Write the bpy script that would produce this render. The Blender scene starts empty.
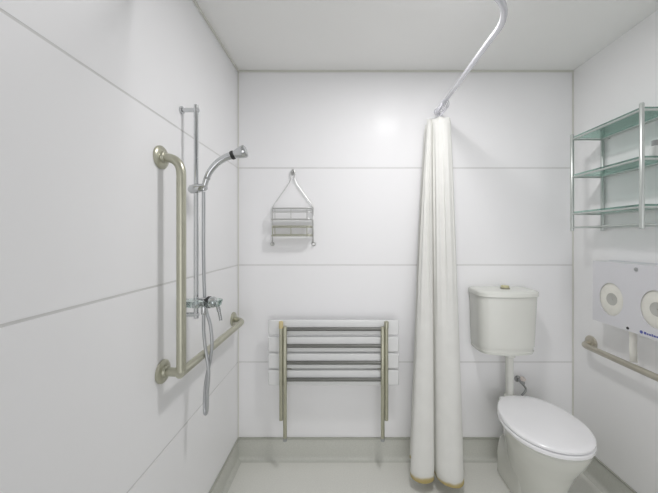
import bpy, bmesh, math, random
from mathutils import Vector, Matrix
random.seed(3)
C = bpy.context.scene.collection
PI = math.pi

# room (metres): X to the right, Y towards the far wall, Z up; camera stands at the origin of X and Y
XL, XR, YB, YN, HC = -0.6494, 1.4224, 1.8553, -0.75, 2.400
EYE = 1.367

# ------------------------------------------------------------------ materials
def lin(c):
    return tuple((v/12.92 if v <= .04045 else ((v+.055)/1.055)**2.4) for v in (x/255. for x in c)) + (1,)

def mat(name, rgb, rough=.5, metal=0., spec=.5, var=.03, scale=9., bump=0., bscale=60., coat=0.):
    m = bpy.data.materials.new(name); m.use_nodes = True
    nt = m.node_tree; b = nt.nodes['Principled BSDF']
    c = lin(rgb)
    tc = nt.nodes.new('ShaderNodeTexCoord')
    nz = nt.nodes.new('ShaderNodeTexNoise'); nz.inputs['Scale'].default_value = scale; nz.inputs['Detail'].default_value = 3
    nt.links.new(tc.outputs['Object'], nz.inputs['Vector'])
    rp = nt.nodes.new('ShaderNodeValToRGB')
    rp.color_ramp.elements[0].position = .3; rp.color_ramp.elements[1].position = .7
    rp.color_ramp.elements[0].color = tuple(max(0, v*(1-var)) for v in c[:3]) + (1,)
    rp.color_ramp.elements[1].color = tuple(min(1, v*(1+var)) for v in c[:3]) + (1,)
    nt.links.new(nz.outputs['Fac'], rp.inputs['Fac'])
    nt.links.new(rp.outputs['Color'], b.inputs['Base Color'])
    b.inputs['Roughness'].default_value = rough
    b.inputs['Metallic'].default_value = metal
    b.inputs['Specular IOR Level'].default_value = spec
    b.inputs['Coat Weight'].default_value = coat
    if bump:
        n2 = nt.nodes.new('ShaderNodeTexNoise'); n2.inputs['Scale'].default_value = bscale
        nt.links.new(tc.outputs['Object'], n2.inputs['Vector'])
        bp = nt.nodes.new('ShaderNodeBump'); bp.inputs['Strength'].default_value = bump; bp.inputs['Distance'].default_value = .002
        nt.links.new(n2.outputs['Fac'], bp.inputs['Height']); nt.links.new(bp.outputs['Normal'], b.inputs['Normal'])
    return m

WALL = mat('wall_panel', (240, 240, 241), .25, var=.004, scale=1.5, spec=.07)
WALLR = mat('wall_panel_right', (242, 242, 242), .4, var=.01, scale=1.5)
GROOVE = mat('groove_sealant', (212, 212, 211), .6)
CEIL = mat('ceiling_paint', (242, 242, 240), .75, var=.012, scale=2)
TRIM = mat('pvc_trim', (216, 216, 208), .4)
FLOOR = mat('floor_vinyl', (228, 228, 222), .5, var=.035, scale=140, bump=.1)
COVE = mat('cove_vinyl', (202, 203, 196), .5, var=.05, scale=120)
CAP = mat('cove_cap', (172, 173, 164), .5)
STEEL = mat('satin_stainless', (196, 191, 178), .34, metal=.85, var=.04, scale=20)
OLIVE = mat('satin_nickel', (190, 189, 172), .32, metal=.75, var=.04, scale=20)
CHROME = mat('chrome', (205, 207, 208), .12, metal=1., var=.02)
CHROMED = mat('chrome_dark', (170, 172, 172), .22, metal=.9)
HOSE = mat('hose_metal', (190, 192, 194), .3, metal=.8)
DARK = mat('black_rubber', (45, 46, 46), .5)
WIRE = mat('chrome_wire', (205, 206, 204), .3, metal=.6)
WIREO = mat('tarnished_wire', (176, 176, 160), .4, metal=.4)
SLAT = mat('slat_plastic', (226, 227, 227), .35, var=.015)
LEGM = mat('leg_metal', (188, 187, 168), .33, metal=.7, var=.08, scale=15)
RUST = mat('rusty_cap', (205, 190, 145), .6, var=.1, scale=60)
BARM = mat('crossbar_metal', (112, 113, 109), .4, metal=.35, var=.05)
RAILW = mat('anodised_rail', (222, 222, 228), .22, metal=.35)
CERAM = mat('white_ceramic', (214, 215, 208), .12, var=.01, coat=.3)
TANKM = mat('cistern_plastic', (222, 223, 217), .25, var=.01)
SEATM = mat('seat_plastic', (248, 248, 250), .2, var=.008, coat=.2)
BUTTON = mat('button_plastic', (205, 200, 160), .35)
BUTTOND = mat('button_base', (150, 148, 130), .35)
DISP = mat('dispenser_plastic', (218, 218, 222), .35, var=.01)
PAPER = mat('tissue_paper', (232, 231, 223), .9, var=.03, scale=40)
CORE = mat('cardboard_core', (186, 186, 181), .8)
BLUE = mat('blue_print', (92, 100, 170), .5)
SHELFM = mat('shelf_metal', (196, 201, 198), .3, metal=.6)
BOTTLE = mat('bottle_plastic', (222, 224, 222), .35)
CAPG = mat('grey_plastic', (158, 160, 160), .4)
PINK = mat('valve_handle', (222, 212, 206), .35)

def glass(name, rgb, gl=.12, col2=(235, 245, 242)):
    m = bpy.data.materials.new(name); m.use_nodes = True
    nt = m.node_tree; nt.nodes.clear()
    out = nt.nodes.new('ShaderNodeOutputMaterial')
    tr = nt.nodes.new('ShaderNodeBsdfTransparent'); tr.inputs['Color'].default_value = lin(rgb)
    gs = nt.nodes.new('ShaderNodeBsdfGlossy'); gs.inputs['Roughness'].default_value = .08; gs.inputs['Color'].default_value = lin(col2)
    mx = nt.nodes.new('ShaderNodeMixShader')
    fr = nt.nodes.new('ShaderNodeFresnel'); fr.inputs['IOR'].default_value = 1.45
    nz = nt.nodes.new('ShaderNodeMath'); nz.operation = 'MULTIPLY_ADD'; nz.inputs[1].default_value = .8; nz.inputs[2].default_value = gl*.3
    nt.links.new(fr.outputs['Fac'], nz.inputs[0]); nt.links.new(nz.outputs[0], mx.inputs['Fac'])
    nt.links.new(tr.outputs[0], mx.inputs[1]); nt.links.new(gs.outputs[0], mx.inputs[2])
    nt.links.new(mx.outputs[0], out.inputs['Surface'])
    return m
GLASS = glass('green_glass', (226, 241, 236))
CLEAR = glass('clear_plastic', (246, 248, 248), .15)

# curtain fabric: white with a brownish-yellow stain running along the hem
def curtain_mat():
    m = mat('curtain_fabric', (224, 224, 220), .8, spec=.2, var=.02, scale=14)
    nt = m.node_tree; b = nt.nodes['Principled BSDF']
    src = b.inputs['Base Color'].links[0].from_socket
    tc = nt.nodes.new('ShaderNodeTexCoord'); sp = nt.nodes.new('ShaderNodeSeparateXYZ')
    nt.links.new(tc.outputs['Object'], sp.inputs[0])
    nz = nt.nodes.new('ShaderNodeTexNoise'); nz.inputs['Scale'].default_value = 12
    nt.links.new(tc.outputs['Object'], nz.inputs['Vector'])
    ad = nt.nodes.new('ShaderNodeMath'); ad.operation = 'MULTIPLY_ADD'; ad.inputs[1].default_value = -.035
    nt.links.new(nz.outputs['Fac'], ad.inputs[0]); nt.links.new(sp.outputs['Z'], ad.inputs[2])
    rp = nt.nodes.new('ShaderNodeValToRGB'); e = rp.color_ramp.elements
    e[0].position = 0; e[0].color = (1, 1, 1, 1); e[1].position = .018; e[1].color = (0, 0, 0, 1)
    mid = e.new(.008); mid.color = (.85, .85, .85, 1)
    nt.links.new(ad.outputs[0], rp.inputs['Fac'])
    mx = nt.nodes.new('ShaderNodeMix'); mx.data_type = 'RGBA'
    nt.links.new(rp.outputs['Color'], mx.inputs['Factor'])
    nt.links.new(src, mx.inputs['A']); mx.inputs['B'].default_value = lin((196, 178, 122))
    nt.links.new(mx.outputs['Result'], b.inputs['Base Color'])
    return m
CURT = curtain_mat()

# ------------------------------------------------------------------ mesh helpers
def obj(name, bm, m, parent=None, smooth=True, bevel=0.):
    bmesh.ops.recalc_face_normals(bm, faces=bm.faces[:])
    me = bpy.data.meshes.new(name); bm.to_mesh(me); bm.free()
    o = bpy.data.objects.new(name, me); C.objects.link(o)
    for x in (m if isinstance(m, (list, tuple)) else [m]): me.materials.append(x)
    if smooth:
        me.polygons.foreach_set('use_smooth', [True]*len(me.polygons))
        es = me.attributes.get('sharp_edge') or me.attributes.new('sharp_edge', 'BOOLEAN', 'EDGE')
        b2 = bmesh.new(); b2.from_mesh(me); b2.edges.ensure_lookup_table()
        vals = [len(e.link_faces) == 2 and e.calc_face_angle(0) > math.radians(38) for e in b2.edges]
        b2.free(); es.data.foreach_set('value', vals)
    if bevel:
        md = o.modifiers.new('bevel', 'BEVEL'); md.width = bevel; md.segments = 2; md.limit_method = 'ANGLE'
    if parent is not None:
        o.parent = parent
        o.matrix_parent_inverse = Matrix.Translation(parent.location).inverted()
    return o

def thing(name, label, cat, loc=(0, 0, 0), group=None):
    o = bpy.data.objects.new(name, None); o.empty_display_size = .05; C.objects.link(o); o.location = loc
    return tag(o, label, cat, group)
def tag(o, label, cat, group=None):
    o['label'] = label; o['category'] = cat
    if group: o['group'] = group
    return o
def struct(name, bm, m, smooth=False, bevel=0.):
    o = obj(name, bm, m, None, smooth, bevel); o['kind'] = 'structure'; return o

def BM(): return bmesh.new()
def box(bm, x0, x1, y0, y1, z0, z1, mi=0):
    v = [bm.verts.new(p) for p in ((x0,y0,z0),(x1,y0,z0),(x1,y1,z0),(x0,y1,z0),(x0,y0,z1),(x1,y0,z1),(x1,y1,z1),(x0,y1,z1))]
    for q in ((3,2,1,0),(4,5,6,7),(0,1,5,4),(1,2,6,5),(2,3,7,6),(3,0,4,7)):
        f = bm.faces.new([v[i] for i in q]); f.material_index = mi
    return bm
def tube(bm, pts, r, n=14, cap=True, closed=False, mi=0):
    P = [Vector(p) for p in pts]
    R = r if isinstance(r, (list, tuple)) else [r]*len(P)
    T = []
    for i in range(len(P)):
        if closed: t = (P[(i+1) % len(P)]-P[i-1])
        else: t = P[min(i+1, len(P)-1)]-P[max(i-1, 0)]
        T.append(t.normalized())
    u = T[0].orthogonal().normalized(); rings = []
    for i in range(len(P)):
        if i:
            q = T[i-1].rotation_difference(T[i]); u = q @ u
        u = (u-T[i]*u.dot(T[i])).normalized(); w = T[i].cross(u)
        rings.append([bm.verts.new(P[i]+R[i]*(math.cos(a)*u+math.sin(a)*w)) for a in (2*PI*k/n for k in range(n))])
    m = len(P) if closed else len(P)-1
    for i in range(m):
        A, B = rings[i], rings[(i+1) % len(P)]
        for k in range(n):
            bm.faces.new((A[k], A[(k+1) % n], B[(k+1) % n], B[k])).material_index = mi
    if cap and not closed:
        bm.faces.new(rings[0][::-1]).material_index = mi; bm.faces.new(rings[-1]).material_index = mi
    return bm
def fillet(pts, r, n=7):
    P = [Vector(p) for p in pts]; out = [P[0]]
    for i in range(1, len(P)-1):
        a = (P[i-1]-P[i]); b = (P[i+1]-P[i]); rr = r[i-1] if isinstance(r, (list, tuple)) else r
        d = min(rr, a.length*(.88 if i == 1 else .49), b.length*(.88 if i == len(P)-2 else .49)); A = P[i]+a.normalized()*d; B = P[i]+b.normalized()*d
        for k in range(n+1):
            t = k/n; out.append((1-t)**2*A+2*t*(1-t)*P[i]+t*t*B)
    out.append(P[-1]); return out
def spline(pts, n=8):
    P = [Vector(p) for p in pts]; out = []
    for i in range(len(P)-1):
        p0, p1, p2, p3 = P[max(i-1, 0)], P[i], P[i+1], P[min(i+2, len(P)-1)]
        for k in range(n):
            t = k/n
            out.append(.5*((2*p1)+(p2-p0)*t+(2*p0-5*p1+4*p2-p3)*t*t+(3*p1-p0-3*p2+p3)*t**3))
    out.append(P[-1]); return out
def lathe(bm, origin, axis, prof, n=28, mi=0):
    """prof: list of (distance along axis, radius)"""
    o = Vector(origin); a = Vector(axis).normalized(); u = a.orthogonal().normalized(); w = a.cross(u)
    rings = []
    for (h, r) in prof:
        rings.append([bm.verts.new(o+a*h+max(r, 1e-5)*(math.cos(t)*u+math.sin(t)*w)) for t in (2*PI*k/n for k in range(n))])
    for A, B in zip(rings, rings[1:]):
        for k in range(n): bm.faces.new((A[k], A[(k+1) % n], B[(k+1) % n], B[k])).material_index = mi
    bm.faces.new(rings[0][::-1]).material_index = mi; bm.faces.new(rings[-1]).material_index = mi
    return bm
def loft(bm, rings, cap0=True, cap1=True):
    V = [[bm.verts.new(p) for p in r] for r in rings]; n = len(V[0])
    for A, B in zip(V, V[1:]):
        for k in range(n): bm.faces.new((A[k], A[(k+1) % n], B[(k+1) % n], B[k]))
    if cap0: bm.faces.new(V[0][::-1])
    if cap1: bm.faces.new(V[-1])
    return bm

# ------------------------------------------------------------------ setting
bm = BM(); box(bm, XL-.1, XR+.1, YN, YB+.1, -.1, 0); struct('floor', bm, FLOOR)
bm = BM(); box(bm, XL-.1, XR+.1, YN, YB+.1, HC, HC+.1); struct('ceiling', bm, CEIL)
G = .0035   # half width of the joints between the 600 mm wall panels
def bands(): 
    zs = [0, .6, 1.2, 1.8, 2.4]
    return [(zs[i]+(G if i else 0), zs[i+1]-(G if i < 3 else 0)) for i in range(4)]
bm = BM()
for a, b in bands(): box(bm, XL-.1, XR+.1, YB, YB+.02, a, b, 0)
box(bm, XL-.1, XR+.1, YB+.0012, YB+.1, 0, HC, 1); struct('wall_back', bm, [WALL, GROOVE])
bm = BM()
for a, b in bands(): box(bm, XL-.02, XL, YN, YB, a, b, 0)
box(bm, XL-.1, XL-.0012, YN, YB, 0, HC, 1); struct('wall_left', bm, [WALL, GROOVE])
bm = BM(); box(bm, XR, XR+.1, YN, YB, 0, HC); struct('wall_right', bm, WALLR)
# slim PVC angles in the corners
bm = BM(); box(bm, XL, XR, YB-.010, YB, HC-.010, HC); struct('trim_1', bm, TRIM, bevel=.003)
bm = BM(); box(bm, XL, XL+.010, YN, YB-.010, HC-.010, HC); struct('trim_2', bm, TRIM, bevel=.003)
bm = BM(); box(bm, XL, XL+.006, YB-.006, YB, .13, HC-.010); struct('trim_3', bm, TRIM, bevel=.002)
bm = BM(); box(bm, XR-.006, XR, YB-.006, YB, .13, HC-.010); struct('trim_4', bm, TRIM, bevel=.002)
# coved vinyl skirting: height .13, curved foot, thin cap on top
def cove_prof():
    p = [(0, 0), (0, .13), (.004, .13), (.004, .020)]
    for k in range(7):
        a = PI/2*k/6; p.append((.020-.016*math.cos(a), .020-.0175*math.sin(a)))
    p.append((.030, 0.0005)); return p
def cove(name, frm, to, inward, wall, c0, c1):
    bm = BM(); pr = cove_prof(); R = []
    for pt, cc in ((frm, c0), (to, c1)):
        R.append([Vector(pt)+Vector(inward)*d+Vector((0, 0, z))+Vector(cc)*d for d, z in pr])
    loft(bm, R)
    A = [Vector(pt)+Vector(cc)*.009 if i else Vector(pt) for pt, cc in ((frm, c0), (to, c1)) for i in (0, 1)]
    struct(name, bm, COVE, smooth=True)
cove('baseboard_back', (XL, YB, 0), (XR, YB, 0), (0, -1, 0), None, (1, 0, 0), (-1, 0, 0))
cove('baseboard_left', (XL, YN, 0), (XL, YB, 0), (1, 0, 0), None, (0, 0, 0), (0, -1, 0))
cove('baseboard_right', (XR, YN, 0), (XR, YB, 0), (-1, 0, 0), None, (0, 0, 0), (0, -1, 0))
bm = BM(); box(bm, XL, XR, YB-.009, YB, .126, .137); struct('trim_5', bm, CAP, bevel=.002)
bm = BM(); box(bm, XL, XL+.009, YN, YB-.009, .126, .137); struct('trim_6', bm, CAP, bevel=.002)
bm = BM(); box(bm, XR-.009, XR, YN, YB-.009, .126, .137); struct('trim_7', bm, CAP, bevel=.002)

# ------------------------------------------------------------------ L-shaped grab rail, left wall
BX = -.574
t = thing('grab_rail', 'satin steel L-shaped grab rail on the left wall beside the shower rail', 'grab rail', (XL, 1.065, .89))
bm = BM(); tube(bm, fillet([(XL+.004, 1.065, 1.653), (BX, 1.065, 1.653), (BX, 1.065, .893)], .066, 9), .0158, 18); obj('upright_bar', bm, OLIVE, t)
bm = BM(); tube(bm, fillet([(BX, 1.052, .889), (BX, 1.728, .889), (XL+.004, 1.768, .889)], [.05], 9), .0158, 18); obj('lower_bar', bm, OLIVE, t)
bm = BM(); tube(bm, [(XL+.004, 1.075, .889), (BX+.004, 1.066, .889)], .0150, 16); obj('stub', bm, OLIVE, t)
for y, z in ((1.065, 1.653), (1.075, .889), (1.768, .889)):
    bm = BM(); lathe(bm, (XL+.0008, y, z), (1, 0, 0), [(0, .041), (.006, .041), (.010, .037), (.012, .022), (.020, .020), (.022, .017)]); obj('flange', bm, OLIVE, t)

# ------------------------------------------------------------------ shower rail, handset, hose, mixer
RX, RY = -.589, 1.203
t = thing('shower_rail', 'chrome upright slide rail on the left wall, holding the hand shower', 'shower rail', (XL, RY, 1.05))
bm = BM(); tube(bm, [(RX, RY, 1.045), (RX, RY, 1.90)], .0088, 16); obj('pole', bm, CHROME, t)
for z in (1.880, 1.060):
    bm = BM(); tube(bm, [(XL+.0008, RY, z), (XL+.007, RY, z), (XL+.0071, RY, z), (RX+.010, RY, z)], [.015, .015, .0085, .0085], 16); obj('bracket', bm, CHROME, t)
bm = BM(); tube(bm, [(RX-.028, RY-.004, 1.560), (RX-.020, RY-.004, 1.561), (RX+.0, RY-.004, 1.564), (RX+.022, RY-.004, 1.568), (RX+.042, RY-.004, 1.572)], [.008, .016, .019, .016, .013], 18)
obj('slider', bm, CHROME, t)
# clear soap dish clipped on the rail
bm = BM(); R = []
for (zz, s) in ((1.120, 1.0), (1.100, .92), (1.096, .86), (1.099, .84), (1.120, .94)):
    R.append([Vector((RX+.030+.078*s*math.cos(a)*(1 if abs(math.cos(a)) < .9 else 1), RY-.006+.046*s*math.sin(a), zz)) for a in (2*PI*k/28 for k in range(28))])
loft(bm, R, False, True); 
bmesh.ops.holes_fill(bm, edges=[e for e in bm.edges if e.is_boundary and False]); obj('soap_dish', bm, CLEAR, t)
bm = BM(); lathe(bm, (RX, RY, 1.088), (0, 0, 1), [(0, .013), (.003, .015), (.030, .015), (.033, .013)]); obj('clip', bm, CHROME, t)

t = thing('hand_shower', 'chrome hand shower head pointing out from the slide rail', 'shower head', (-.552, 1.196, 1.57))
hp = spline([(-.556, 1.197, 1.556), (-.551, 1.197, 1.580), (-.535, 1.197, 1.625), (-.505, 1.198, 1.664), (-.474, 1.199, 1.686), (-.446, 1.200, 1.697)], 6)
n = len(hp); bm = BM(); tube(bm, hp, [.0095+.0055*(i/(n-1)) for i in range(n)], 16); obj('handle', bm, CHROME, t)
d = Vector((.93, .02, .30)).normalized()
bm = BM(); lathe(bm, Vector((-.448, 1.200, 1.6965)), d, [(0, .0155), (.004, .0175), (.012, .0175), (.014, .0155)]); obj('collar', bm, DARK, t)
bm = BM(); lathe(bm, Vector((-.434, 1.2003, 1.701)), d, [(0, .0155), (.012, .019), (.030, .024), (.044, .025), (.047, .023)]); hd = obj('head', bm, CHROME, t)
bm = BM(); lathe(bm, Vector((-.434, 1.2003, 1.701))+d*.0465, d, [(0, .021), (.002, .020)]); obj('spray_face', bm, CAPG, hd)
bm = BM(); lathe(bm, Vector((-.5435, 1.197, 1.602)), Vector((.35, 0, .94)), [(0, .0115), (.006, .0118), (.008, .0112)]); obj('grip_ring', bm, CAPG, t)

hs = spline([(-.556, 1.197, 1.552), (-.560, 1.205, 1.48), (-.566, 1.218, 1.30), (-.563, 1.226, 1.10), (-.545, 1.232, 1.01), (-.538, 1.232, .93), (-.546, 1.230, .86),
             (-.561, 1.228, .78), (-.566, 1.226, .70), (-.561, 1.220, .655), (-.551, 1.214, .668), (-.548, 1.212, .74), (-.543, 1.212, .83), (-.556, 1.212, .92), (-.562, 1.210, 1.00), (-.560, 1.2075, 1.066)], 8)
bm = BM(); tube(bm, hs, .0066, 12); tag(obj('shower_hose', bm, HOSE), 'thin silver shower hose looping down below the mixer on the left wall', 'hose')

t = thing('shower_mixer', 'chrome shower mixer with a short lever below the soap dish', 'tap', (XL, 1.2075, 1.10))
bm = BM(); lathe(bm, (XL+.0008, 1.2075, 1.105), (1, 0, 0), [(0, .030), (.005, .030), (.008, .027), (.009, .018), (.028, .017)]); obj('wall_plate', bm, CHROME, t)
bm = BM(); tube(bm, [(-.628, 1.2075, 1.108), (-.600, 1.2300, 1.108), (-.572, 1.2150, 1.108), (-.541, 1.2, 1.110)], [.012, .013, .019, .020], 18); obj('body', bm, CHROME, t)
bm = BM(); lathe(bm, (-.542, 1.2, 1.110), (1, -.1, .03), [(0, .021), (.003, .0235), (.011, .0235), (.013, .021)]); obj('ring', bm, DARK, t)
bm = BM(); lathe(bm, (-.530, 1.199, 1.1105), (1, -.1, .03), [(0, .021), (.014, .0215), (.022, .018), (.026, .008)]); k = obj('knob', bm, CHROME, t)
bm = BM(); tube(bm, spline([(-.514, 1.197, 1.110), (-.500, 1.194, 1.098), (-.491, 1.191, 1.072), (-.484, 1.189, 1.040)], 5), [.009]*5+[.0075]*5+[.006]*6, 12); obj('lever', bm, CHROMED, t)
bm = BM(); lathe(bm, (-.560, 1.2075, 1.060), (0, 0, 1), [(0, .009), (.005, .0105), (.022, .0105), (.036, .0095)]); obj('outlet', bm, CHROME, t)

# ------------------------------------------------------------------ wire caddy hanging on the far wall
t = thing('shower_caddy', 'two-tier wire shower caddy hanging by a loop on the far wall', 'wire rack', (-.31, YB, 1.32))
cx0, cx1 = -.434, -.184; cm = (cx0+cx1)/2; Yw = YB-.012
bm = BM()
tube(bm, spline([(cm-.010, Yw, 1.735), (cm-.013, Yw, 1.770), (cm, Yw, 1.788), (cm+.013, Yw, 1.770), (cm+.010, Yw, 1.735)], 6), .0035, 8)
for s in (-1, 1): tube(bm, fillet([(cm+s*.010, Yw, 1.735), (cm+s*.020, Yw, 1.705), (cm+s*.125, Yw, 1.560), (cm+s*.125, Yw, 1.50)], .03, 4), .0032, 8)
obj('hanger', bm, WIRE, t)
bm = BM(); lathe(bm, (cm, YB-.0006, 1.772), (0, -1, 0), [(0, .016), (.004, .015), (.010, .007), (.020, .006), (.022, .004)]); obj('wall_hook', bm, WIRE, t)
bm = BM()
for s in (-1, 1): tube(bm, [(cm+s*.125, Yw, 1.555), (cm+s*.125, Yw, 1.335)], .0035, 8)
for z in (1.548,): tube(bm, [(cx0, Yw, z), (cx1, Yw, z)], .0032, 8)
obj('frame', bm, WIRE, t)
def basket(zb, zt, m, mids):
    bm = BM(); y0, y1 = YB-.075, Yw
    for z in [zb, zt]+mids:
        tube(bm, fillet([(cx0+.004, y1, z), (cx0+.012, y0, z), (cx1-.006, y0, z), (cx1-.004, y1, z)], .02, 4), .0030, 8)
    for k in range(7):
        y = y0+.012+k*(y1-y0-.012)/6.5; tube(bm, [(cx0+.004, y, zb), (cx1-.004, y, zb)], .0026, 6)
    for x in (cx0+.030, cm, cx1-.030):
        tube(bm, fillet([(x, y1, zb), (x, y0, zb), (x, y0, zt)], .01, 3), .0026, 6)
    for x in (cx0+.016,):
        tube(bm, [(x, y0, zb), (x, y0, zt)], .0026, 6)
    obj('basket', bm, m, t)
basket(1.480, 1.545, WIRE, [1.521])
basket(1.380, 1.438, WIREO, [1.431, 1.387])
for s in (-1, 1):
    bm = BM(); lathe(bm, (cm+s*.128, YB-.0006, 1.330), (0, -1, 0), [(0, .014), (.003, .013), (.008, .006), (.018, .006)], 16); obj('suction_cup', bm, WIRE, t)

# ------------------------------------------------------------------ shower seat folded up against the far wall
t = thing('folding_shower_seat', 'slatted white shower seat folded up on the far wall, on two steel legs', 'shower seat', (-.055, YB, .2))
for (z0, z1) in ((.797, .884), (.699, .787), (.601, .690), (.502, .592)):
    bm = BM(); box(bm, -.439, .328, 1.757, 1.777, z0, z1); obj('slat', bm, SLAT, t, bevel=.006)
for z in (.836, .738, .640, .542):
    bm = BM(); tube(bm, [(-.330, 1.748, z), (.224, 1.748, z)], .0105, 12); obj('crossbar', bm, BARM, t)
for s, xi, xo in ((-1, -.336, -.359), (1, .230, .252)):
    bm = BM(); tube(bm, [(xi, 1.738, .196), (xi, 1.738, .200), (xi, 1.738, .85), (xi, 1.738, .853)], [.009, .011, .011, .009], 14); l = obj('leg', bm, LEGM, t)
    bm = BM(); lathe(bm, (xi, 1.738, .1905), (0, 0, 1), [(0, .010), (.002, .0122), (.018, .0122)], 14); obj('foot', bm, CAPG, l)
    bm = BM(); tube(bm, [(xo, 1.738, .312), (xo, 1.738, .870)], .0105, 14); obj('side_tube', bm, LEGM, t)
    bm = BM(); tube(bm, [(xo, 1.738, .845), (xo, 1.738, .880), (xo, 1.738, .885)], [.0125, .0125, .009], 14); obj('end_cap', bm, RUST if s < 0 else LEGM, t)
    bm = BM(); box(bm, min(xi, xo)-.004, max(xi, xo)+.004, 1.776, YB-.0006, .510, .560)
    box(bm, min(xi, xo)-.018, max(xi, xo)+.018, YB-.006, YB-.0006, .505, .585); obj('hinge_bracket', bm, LEGM, t, bevel=.002)

# ------------------------------------------------------------------ curtain rail and curtain
RZ = 2.146
t = thing('curtain_rail', 'white metal shower curtain rail curving overhead from the far wall', 'curtain rail', (.581, YB, RZ))
arc = [(.581, YB-.001, RZ), (.579, 1.17, RZ)]+[(.38+.2*math.cos(a), 1.130-.2*math.sin(a), RZ) for a in (PI/2*k/12 for k in range(13))]+[(0, .930, RZ), (XL+.001, .930, RZ)]
bm = BM(); tube(bm, arc, .0115, 16); obj('tube', bm, RAILW, t)
bm = BM(); lathe(bm, (.581, YB-.0006, RZ), (0, -1, 0), [(0, .020), (.005, .020), (.008, .017), (.020, .014)]); obj('wall_flange', bm, RAILW, t)
bm = BM(); lathe(bm, (XL+.0006, .930, RZ), (1, 0, 0), [(0, .020), (.005, .020), (.008, .017), (.020, .014)]); obj('wall_flange', bm, RAILW, t)

bot = [(.62, 1.805), (.52, 1.815), (.42, 1.80), (.40, 1.77), (.50, 1.76), (.62, 1.755), (.635, 1.725), (.52, 1.71), (.40, 1.690), (.372, 1.66), (.375, 1.625), (.41, 1.600), (.455, 1.598), (.489, 1.615), (.503, 1.655),
       (.509, 1.610), (.535, 1.575), (.580, 1.562), (.62, 1.573), (.648, 1.605), (.646, 1.65), (.60, 1.69), (.55, 1.68)]
top = [(.60, 1.825), (.55, 1.828), (.50, 1.820), (.485, 1.808), (.54, 1.80), (.60, 1.796), (.612, 1.785), (.56, 1.775), (.50, 1.765), (.482, 1.750), (.474, 1.735), (.477, 1.720), (.484, 1.712), (.491, 1.715), (.499, 1.735),
       (.505, 1.712), (.525, 1.700), (.552, 1.690), (.580, 1.697), (.602, 1.715), (.604, 1.740), (.585, 1.757), (.56, 1.755)]
sb = spline([(x, y, 0) for x, y in bot], 7); stp = spline([(x, y, 0) for x, y in top], 7)
ZT, ZB = 2.056, .066; NR = 46
bm = BM(); rows = []
for j in range(NR+1):
    v = j/NR; e = v**.85; row = []
    for i, (a, b) in enumerate(zip(stp, sb)):
        p = (a+Vector((.012, 0, 0))).lerp(b, e)
        w = (.0040*math.sin(i*.55+1.2*math.sin(v*3))+.0030*math.sin(i*1.15+2*v))*math.sin(PI*min(1, v*1.6))
        dip = .012*math.sin(i*.13+.5)
        row.append(bm.verts.new((p.x+w*.8, p.y+w, ZT+(ZB+dip*.6-ZT)*v - (.010*abs(math.sin(i*.22)) if j == 0 else 0))))
    rows.append(row)
for A, B in zip(rows, rows[1:]):
    for i in range(len(A)-1): bm.faces.new((A[i], A[i+1], B[i+1], B[i]))
bm.verts.ensure_lookup_table()
zmin = ZB-.012
for v_ in bm.verts: v_.co.z -= zmin
t = thing('shower_curtain', 'white shower curtain bunched beside the toilet with a yellowed hem', 'curtain', (.52, 1.75, 0))
o = obj('fabric', bm, CURT, t); o.location = (0, 0, zmin)
md = o.modifiers.new('thickness', 'SOLIDIFY'); md.thickness = .0015
for k in range(6):
    y = 1.700+k*.021
    bm = BM(); ring = [(.580+.021*math.cos(a), y, RZ-.011+.028*math.sin(a)-.008) for a in (2*PI*q/18 for q in range(18))]
    tube(bm, ring, .0022, 8, closed=True)
    tube(bm, [(.580, y, RZ-.046), (.566, y+.001, 2.075), (.552, y+.002, 2.058)], .002, 8)
    obj('curtain_ring', bm, RAILW, t)

# ------------------------------------------------------------------ toilet
def egg(cx, hw, y0, y1, z, n=44, flat=.68, rot=0.):
    """outline: blunt back at y1, rounded front at y0"""
    L = y1-y0; ym = y0+.47*L; P = []
    for k in range(n):
        a = 2*PI*k/n; c, s = math.cos(a), math.sin(a)
        if s <= 0: x = hw*math.copysign(abs(c)**.92, c); y = ym+(ym-y0)*s
        else:
            x = hw*math.copysign(abs(c)**.56, c)*(1-(1-flat)*s**1.25); y = ym+(y1-ym)*s**.66 if s > 1e-6 else ym
        P.append(Vector((x, y, z)))
    M = Matrix.Translation((cx, y1, 0)) @ Matrix.Rotation(rot, 4, 'Z') @ Matrix.Translation((0, -y1, 0))
    return [M @ p for p in P]
def rrect_(x0, x1, y0, y1, z, r=.03, n=5):
    return [Vector((cx+r*math.cos(a0+PI/2*k/n), cy+r*math.sin(a0+PI/2*k/n), z)) for cx, cy, a0 in ((x1-r, y1-r, 0), (x0+r, y1-r, PI/2), (x0+r, y0+r, PI), (x1-r, y0+r, 1.5*PI)) for k in range(n+1)]
TX, ROT = 1.008, math.radians(-2.5)
t = thing('toilet', 'white ceramic toilet with its lid closed, by the right wall', 'toilet', (TX, 1.55, 0))
secs = [(.000, .092, 1.39, 1.76), (.012, .095, 1.385, 1.765), (.10, .096, 1.385, 1.765), (.20, .110, 1.370, 1.76), (.28, .138, 1.340, 1.75), (.34, .160, 1.305, 1.74), (.385, .174, 1.285, 1.735), (.405, .176, 1.282, 1.73), (.412, .170, 1.288, 1.72)]
bm = BM(); loft(bm, [egg(TX, w, a, b, z, flat=.92-.46*min(1, z/.38), rot=ROT) for z, w, a, b in secs]); obj('bowl', bm, CERAM, t)
bm = BM(); loft(bm, [egg(TX, w, a, b, z, rot=ROT) for z, w, a, b in ((.414, .188, 1.284, 1.735), (.418, .190, 1.278, 1.738), (.430, .191, 1.277, 1.738), (.435, .188, 1.281, 1.736))]); obj('seat', bm, SEATM, t)
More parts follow.
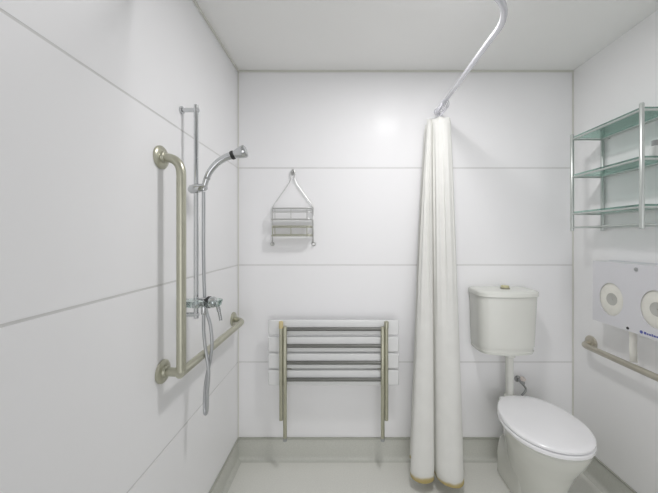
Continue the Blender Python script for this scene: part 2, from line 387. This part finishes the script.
bm = BM(); loft(bm, [egg(TX, w, a, b, z, rot=ROT) for z, w, a, b in ((.4385, .186, 1.283, 1.736), (.442, .190, 1.278, 1.738), (.450, .190, 1.278, 1.738), (.4555, .186, 1.284, 1.735), (.4585, .173, 1.298, 1.728), (.461, .13, 1.33, 1.69), (.462, .05, 1.44, 1.58))]); obj('lid', bm, SEATM, t)
for s in (-1, 1):
    bm = BM(); lathe(bm, (TX+s*.075-.014, 1.752, .428), (1, 0, 0), [(0, .010), (.002, .012), (.026, .012), (.028, .010)], 16); obj('hinge', bm, SEATM, t)
bm = BM(); loft(bm, [rrect_(.985-w, .985+w, 1.70, 1.815, z) for z, w in ((.30, .040), (.34, .055), (.395, .058), (.409, .052))]); obj('inlet_horn', bm, CERAM, t)
bm = BM(); loft(bm, [rrect_(TX-w, TX+w, a, 1.785, z, r) for z, w, a, r in ((0, .104, 1.50, .045), (.012, .110, 1.49, .05), (.13, .110, 1.50, .05), (.17, .104, 1.52, .05), (.20, .090, 1.56, .045), (.214, .066, 1.60, .03))]); obj('pedestal', bm, CERAM, t)
# spigot where the flush pipe enters
bm = BM(); lathe(bm, (.985, 1.775, .410), (0, 0, 1), [(0, .030), (.004, .032), (.03, .030), (.036, .026)], 20); obj('inlet_collar', bm, CERAM, t)

# cistern
t = thing('cistern', 'white plastic toilet cistern on the far wall above the toilet', 'cistern', (.94, YB, .72))
def rrect(x0, x1, y0, y1, z, r, bow=0., n=6):
    P = []
    for cx, cy, a0 in ((x1-r, y1-r*.3, 0), (x0+r, y1-r*.3, PI/2), (x0+r, y0+r, PI), (x1-r, y0+r, 1.5*PI)):
        ry = r if cy < (y0+y1)/2 else r*.3
        for k in range(n+1):
            a = a0+PI/2*k/n; P.append([cx+r*math.cos(a), cy+ry*math.sin(a), z])
    # extra points along the front so that it can bow out
    front = [[x0+r+(x1-x0-2*r)*k/8, y0, z] for k in range(1, 8)]
    P = P[:3*(n+1)]+front+P[3*(n+1):]
    for p in P:
        u = (p[0]-(x0+x1)/2)/((x1-x0)/2); f = max(0, (y1-p[1])/(y1-y0)); p[1] -= bow*(1-u*u)*f
    return [Vector(p) for p in P]
cxm = .943; yb = YB-.001
bm = BM(); loft(bm, [rrect(cxm-w, cxm+w, yb-d, yb, z, .042, .034) for z, w, d in ((.704, .136, .130), (.710, .154, .150), (.724, .158, .154), (.7245, .155, .151), (.748, .156, .153), (.7485, .159, .156), (.90, .164, .162), (1.034, .168, .166))]); obj('tank', bm, TANKM, t)
bm = BM(); loft(bm, [rrect(cxm-w, cxm+w, yb-d, yb, z, .045, .034) for z, w, d in ((1.035, .170, .168), (1.038, .175, .172), (1.058, .175, .172), (1.065, .170, .167), (1.069, .156, .152))]); obj('tank_lid', bm, TANKM, t)
bm = BM(); lathe(bm, (.953, 1.765, 1.0695), (0, 0, 1), [(0, .026), (.006, .026), (.008, .023)], 24); b_ = obj('flush_button', bm, BUTTOND, t)
bm = BM(); lathe(bm, (.953, 1.765, 1.0775), (0, 0, 1), [(0, .022), (.008, .022), (.011, .018)], 24); obj('button_cap', bm, BUTTON, b_)
bm = BM(); tube(bm, [(.985, 1.775, .405), (.985, 1.775, .7035)], .0215, 20); lathe(bm, (.985, 1.775, .664), (0, 0, 1), [(0, .026), (.003, .030), (.034, .030), (.038, .027)], 24); obj('flush_pipe', bm, TANKM, t)

t = thing('stop_valve', 'small chrome stop valve on the far wall between flush pipe and lid', 'valve', (1.088, YB, .49))
bm = BM(); lathe(bm, (1.078, YB-.0006, .498), (0, -1, 0), [(0, .020), (.004, .018), (.006, .009), (.040, .009), (.042, .012), (.060, .012)], 18); obj('body', bm, CHROMED, t)
bm = BM(); lathe(bm, (1.078, YB-.048, .505), (.2, -.3, 1), [(0, .007), (.010, .007), (.0105, .015), (.020, .017), (.026, .010)], 16); obj('handle', bm, PINK, t)
bm = BM(); tube(bm, spline([(1.078, YB-.048, .492), (1.100, YB-.050, .462), (1.092, YB-.052, .440), (1.075, YB-.05, .42)], 5), .006, 10); obj('supply_pipe', bm, CHROMED, t)

# ------------------------------------------------------------------ glass shelf unit on the right wall
sx0, sx1, sy0, sy1 = 1.245, 1.410, 1.250, 1.630
t = thing('glass_shelf_unit', 'three-tier glass shelf unit in a metal frame on the right wall', 'shelf', (XR, 1.44, 1.405))
for x in (sx0, sx1):
    for y in (sy0, sy1):
        bm = BM(); tube(bm, [(x, y, 1.405), (x, y, 1.407), (x, y, 1.926), (x, y, 1.930)], [.007, .0088, .0088, .006], 14); obj('post', bm, SHELFM, t)
for z in (1.912, 1.707, 1.506):
    bm = BM(); loopp = [(sx0, sy0, z-.010), (sx1, sy0, z-.010), (sx1, sy1, z-.010), (sx0, sy1, z-.010)]
    for a, b in zip(loopp, loopp[1:]+loopp[:1]): tube(bm, [a, b], .0050, 10)
    obj('shelf_frame', bm, SHELFM, t)
    bm = BM(); box(bm, sx0+.003, sx1-.003, sy0+.003, sy1-.003, z-.0045, z+.0035); obj('glass_pane', bm, GLASS, t, smooth=False)
bm = BM()
loopp = [(sx0, sy0, 1.424), (sx1, sy0, 1.424), (sx1, sy1, 1.424), (sx0, sy1, 1.424)]
for a, b in zip(loopp, loopp[1:]+loopp[:1]): tube(bm, [a, b], .0042, 10)
obj('lower_rail', bm, SHELFM, t)
for y in (sy0+.03, sy1-.03):
    bm = BM(); tube(bm, [(sx1, y, 1.902), (XR-.0006, y, 1.902)], .006, 10); obj('wall_fixing', bm, SHELFM, t)

t = thing('bottle', 'small white bottle with a grey cap on the middle glass shelf', 'bottle', (1.335, 1.283, 1.7107))
bm = BM(); lathe(bm, (1.335, 1.283, 1.7107), (0, 0, 1), [(0, .016), (.003, .019), (.040, .019), (.050, .012)], 20); obj('container', bm, BOTTLE, t)
bm = BM(); lathe(bm, (1.335, 1.283, 1.7609), (0, 0, 1), [(0, .010), (.001, .012), (.022, .012), (.024, .010)], 18); obj('cap', bm, CAPG, t)

# ------------------------------------------------------------------ double toilet roll dispenser
DXF = 1.315; dy = [1.580, 1.3685, 1.157]; dz0, dz1 = .938, 1.248; RZc = 1.066
t = thing('toilet_roll_dispenser', 'white twin toilet roll dispenser with blue lettering on the right wall', 'dispenser', (XR, 1.3685, .95))
bm = BM(); th = .004
def panel_ring(yc, hw, hz_lo, hz_hi, ry, rz, x, n=48):
    inn, out = [], []
    for k in range(n):
        a = 2*PI*k/n; c, s = math.cos(a), math.sin(a)
        inn.append((x, yc+ry*c, RZc+rz*s))
        hz = hz_hi if s > 0 else hz_lo; f = min(hw/abs(c) if abs(c) > 1e-9 else 1e9, hz/abs(s) if abs(s) > 1e-9 else 1e9)
        out.append((x, yc+f*c, RZc+f*s))
    for sy in (-1, 1):
        for hz in (hz_hi, -hz_lo):
            q = (x, yc+sy*hw, RZc+hz); k = min(range(n), key=lambda i: (out[i][1]-q[1])**2+(out[i][2]-q[2])**2); out[k] = q
    return inn, out
for yc in ((dy[0]+dy[1])/2, (dy[1]+dy[2])/2):
    hw = (dy[0]-dy[1])/2; rings = []
    i1, o1 = panel_ring(yc, hw, RZc-dz0, dz1-RZc, .066, .080, DXF)
    i2, o2 = panel_ring(yc, hw, RZc-dz0, dz1-RZc, .066, .080, DXF+th)
    V = [[bm.verts.new(p) for p in r] for r in (o1, i1, i2, o2)]
    for A, B in zip(V, V[1:]):
        for k in range(48): bm.faces.new((A[k], A[(k+1) % 48], B[(k+1) % 48], B[k]))
# corner gaps of the ring mapping, sides, top and bottom
box(bm, DXF+.0005, XR-.02, dy[0]-.004, dy[0], dz0, dz1); box(bm, DXF+.0005, XR-.02, dy[2], dy[2]+.004, dz0, dz1)
box(bm, DXF+.0005, XR-.02, dy[2]+.004, dy[0]-.004, dz1-.004, dz1); box(bm, DXF+.0005, XR-.02, dy[2]+.004, dy[0]-.004, dz0, dz0+.004)
bmesh.ops.remove_doubles(bm, verts=bm.verts[:], dist=.00005)
obj('cover', bm, DISP, t, smooth=False, bevel=.0)
bm = BM(); box(bm, XR-.020, XR-.0006, dy[2]-.006, dy[0]+.006, dz0-.004, dz1+.004); obj('back_plate', bm, DISP, t, bevel=.004)
bm = BM(); lathe(bm, (DXF-.0003, 1.345, 1.226), (-1, 0, 0), [(0, .0085), (.003, .0085), (.004, .006)], 20); obj('lock', bm, CAPG, t)
bm = BM(); lathe(bm, (DXF-.0003, 1.385, .951), (-1, 0, 0), [(0, .006), (.002, .006)], 16); obj('catch', bm, DARK, t)
bm = BM(); lathe(bm, (DXF-.0003, 1.322, .953), (-1, 0, 0), [(0, .007), (.0006, .007)], 16)
y = 1.310
for w_ in (.010, .006, .008, .005, .009, .006, .007, .010, .005, .008, .006):
    box(bm, DXF-.0009, DXF-.0001, y-w_, y,   .948, .948+(.010 if w_ in (.010, .005) else .0075)); y -= w_+.0028
obj('lettering', bm, BLUE, t, smooth=False)
for yc in (1.4745, 1.2625):
    bm = BM(); lathe(bm, (XR-.021, yc, RZc), (-1, 0, 0), [(0, .016), (.06, .016)], 20); obj('spindle', bm, DISP, t)
for i, yc in enumerate((1.4745, 1.2625)):
    r = thing('toilet_roll', ('toilet roll in the left window of the dispenser, its paper end hanging' if i == 0 else 'toilet roll in the right window of the dispenser, cut by the photo edge'), 'toilet roll', (XR-.022, yc, RZc), 'toilet rolls in the dispenser')
    bm = BM(); xa, xb = DXF+.0055, XR-.024; R = []
    for x, rr in ((xa, .030), (xa, .082), (xa+.002, .085), (xb, .085), (xb, .030)):
        R.append([Vector((x, yc+rr*math.cos(a), RZc+rr*math.sin(a))) for a in (2*PI*k/40 for k in range(40))])
    R.append(R[0]); 
    V = [[bm.verts.new(p) for p in q] for q in R[:-1]]; V.append(V[0])
    for A, B in zip(V, V[1:]):
        for k in range(40): bm.faces.new((A[k], A[(k+1) % 40], B[(k+1) % 40], B[k]))
    obj('paper', bm, PAPER, r)
    bm = BM(); R = []
    for x, rr in ((xa+.003, .002), (xa+.002, .020), (xa-.0005, .0295), (xb, .0295), (xb, .024), (xa+.006, .020)):
        R.append([bm.verts.new((x, yc+rr*math.cos(a), RZc+rr*1.0*math.sin(a))) for a in (2*PI*k/32 for k in range(32))])
    R.append(R[0])
    for A, B in zip(R, R[1:]):
        for k in range(32): bm.faces.new((A[k], A[(k+1) % 32], B[(k+1) % 32], B[k]))
    obj('core', bm, CORE, r)
    if i == 0:
        bm = BM(); pr = [(1.410, .995), (1.402, .955), (1.397, .90), (1.398, .85), (1.395, .79)]
        A = [bm.verts.new((1.333, y_, z_)) for y_, z_ in pr]; B = [bm.verts.new((1.372, y_+.002, z_-(.004 if k == 4 else 0))) for k, (y_, z_) in enumerate(pr)]
        for k in range(4): bm.faces.new((A[k], A[k+1], B[k+1], B[k]))
        s = obj('paper_end', bm, PAPER, r); md = s.modifiers.new('thickness', 'SOLIDIFY'); md.thickness = .0008

# ------------------------------------------------------------------ straight grab rail, right wall
t = thing('grab_rail', 'straight satin steel grab rail on the right wall below the toilet roll dispenser', 'grab rail', (XR, 1.716, .765))
gx = XR-.075
bm = BM(); tube(bm, fillet([(XR-.004, 1.716, .768), (gx, 1.692, .768), (gx, .80, .768), (XR-.004, .776, .768)], .045, 8), .0150, 18); obj('bar', bm, STEEL, t)
for y in (1.716, .776):
    bm = BM(); lathe(bm, (XR-.0008, y, .768), (-1, 0, 0), [(0, .040), (.006, .040), (.010, .036), (.012, .021), (.020, .019), (.022, .016)]); obj('flange', bm, STEEL, t)

# ------------------------------------------------------------------ light
def area(name, loc, size, power, col=(1, 1, 1), rot=(0, 0, 0), shape='DISK'):
    l = bpy.data.lights.new(name, 'AREA'); l.shape = shape; l.size = size; l.energy = power; l.color = col
    o = bpy.data.objects.new(name, l); C.objects.link(o); o.location = loc; o.rotation_euler = rot; return o
area('ceiling_lamp', (.374, 1.03, 2.375), .19, 10.2, (1, .985, .99))
d_ = area('fill_light', (.386, YN+.02, 1.01), 1.9, 5.3, (1, .99, 1), (PI/2, 0, 0), 'RECTANGLE'); d_.data.size_y = 2.0; d_.data.spread = math.radians(85)  # added soft fill behind the camera to even out the room; no actual doorway
w = bpy.data.worlds.new('world'); bpy.context.scene.world = w; w.use_nodes = True
bg = w.node_tree.nodes['Background']; bg.inputs['Color'].default_value = (.93, .96, 1, 1); bg.inputs['Strength'].default_value = .20

# ------------------------------------------------------------------ camera
cd = bpy.data.cameras.new('camera'); cam = bpy.data.objects.new('camera', cd); C.objects.link(cam)
cam.location = (0, 0, EYE); cam.rotation_euler = (PI/2, 0, 0)
cd.sensor_fit = 'HORIZONTAL'; cd.sensor_width = 36; cd.lens = 300/658*36; cd.clip_start = .02
cd.shift_x = -14/658; cd.shift_y = -8.5/658
sc = bpy.context.scene; sc.camera = cam
sc.view_settings.view_transform = 'Standard'; sc.view_settings.look = 'None'
sc.cycles.use_denoising = True; sc.cycles.max_bounces = 12; sc.cycles.diffuse_bounces = 8
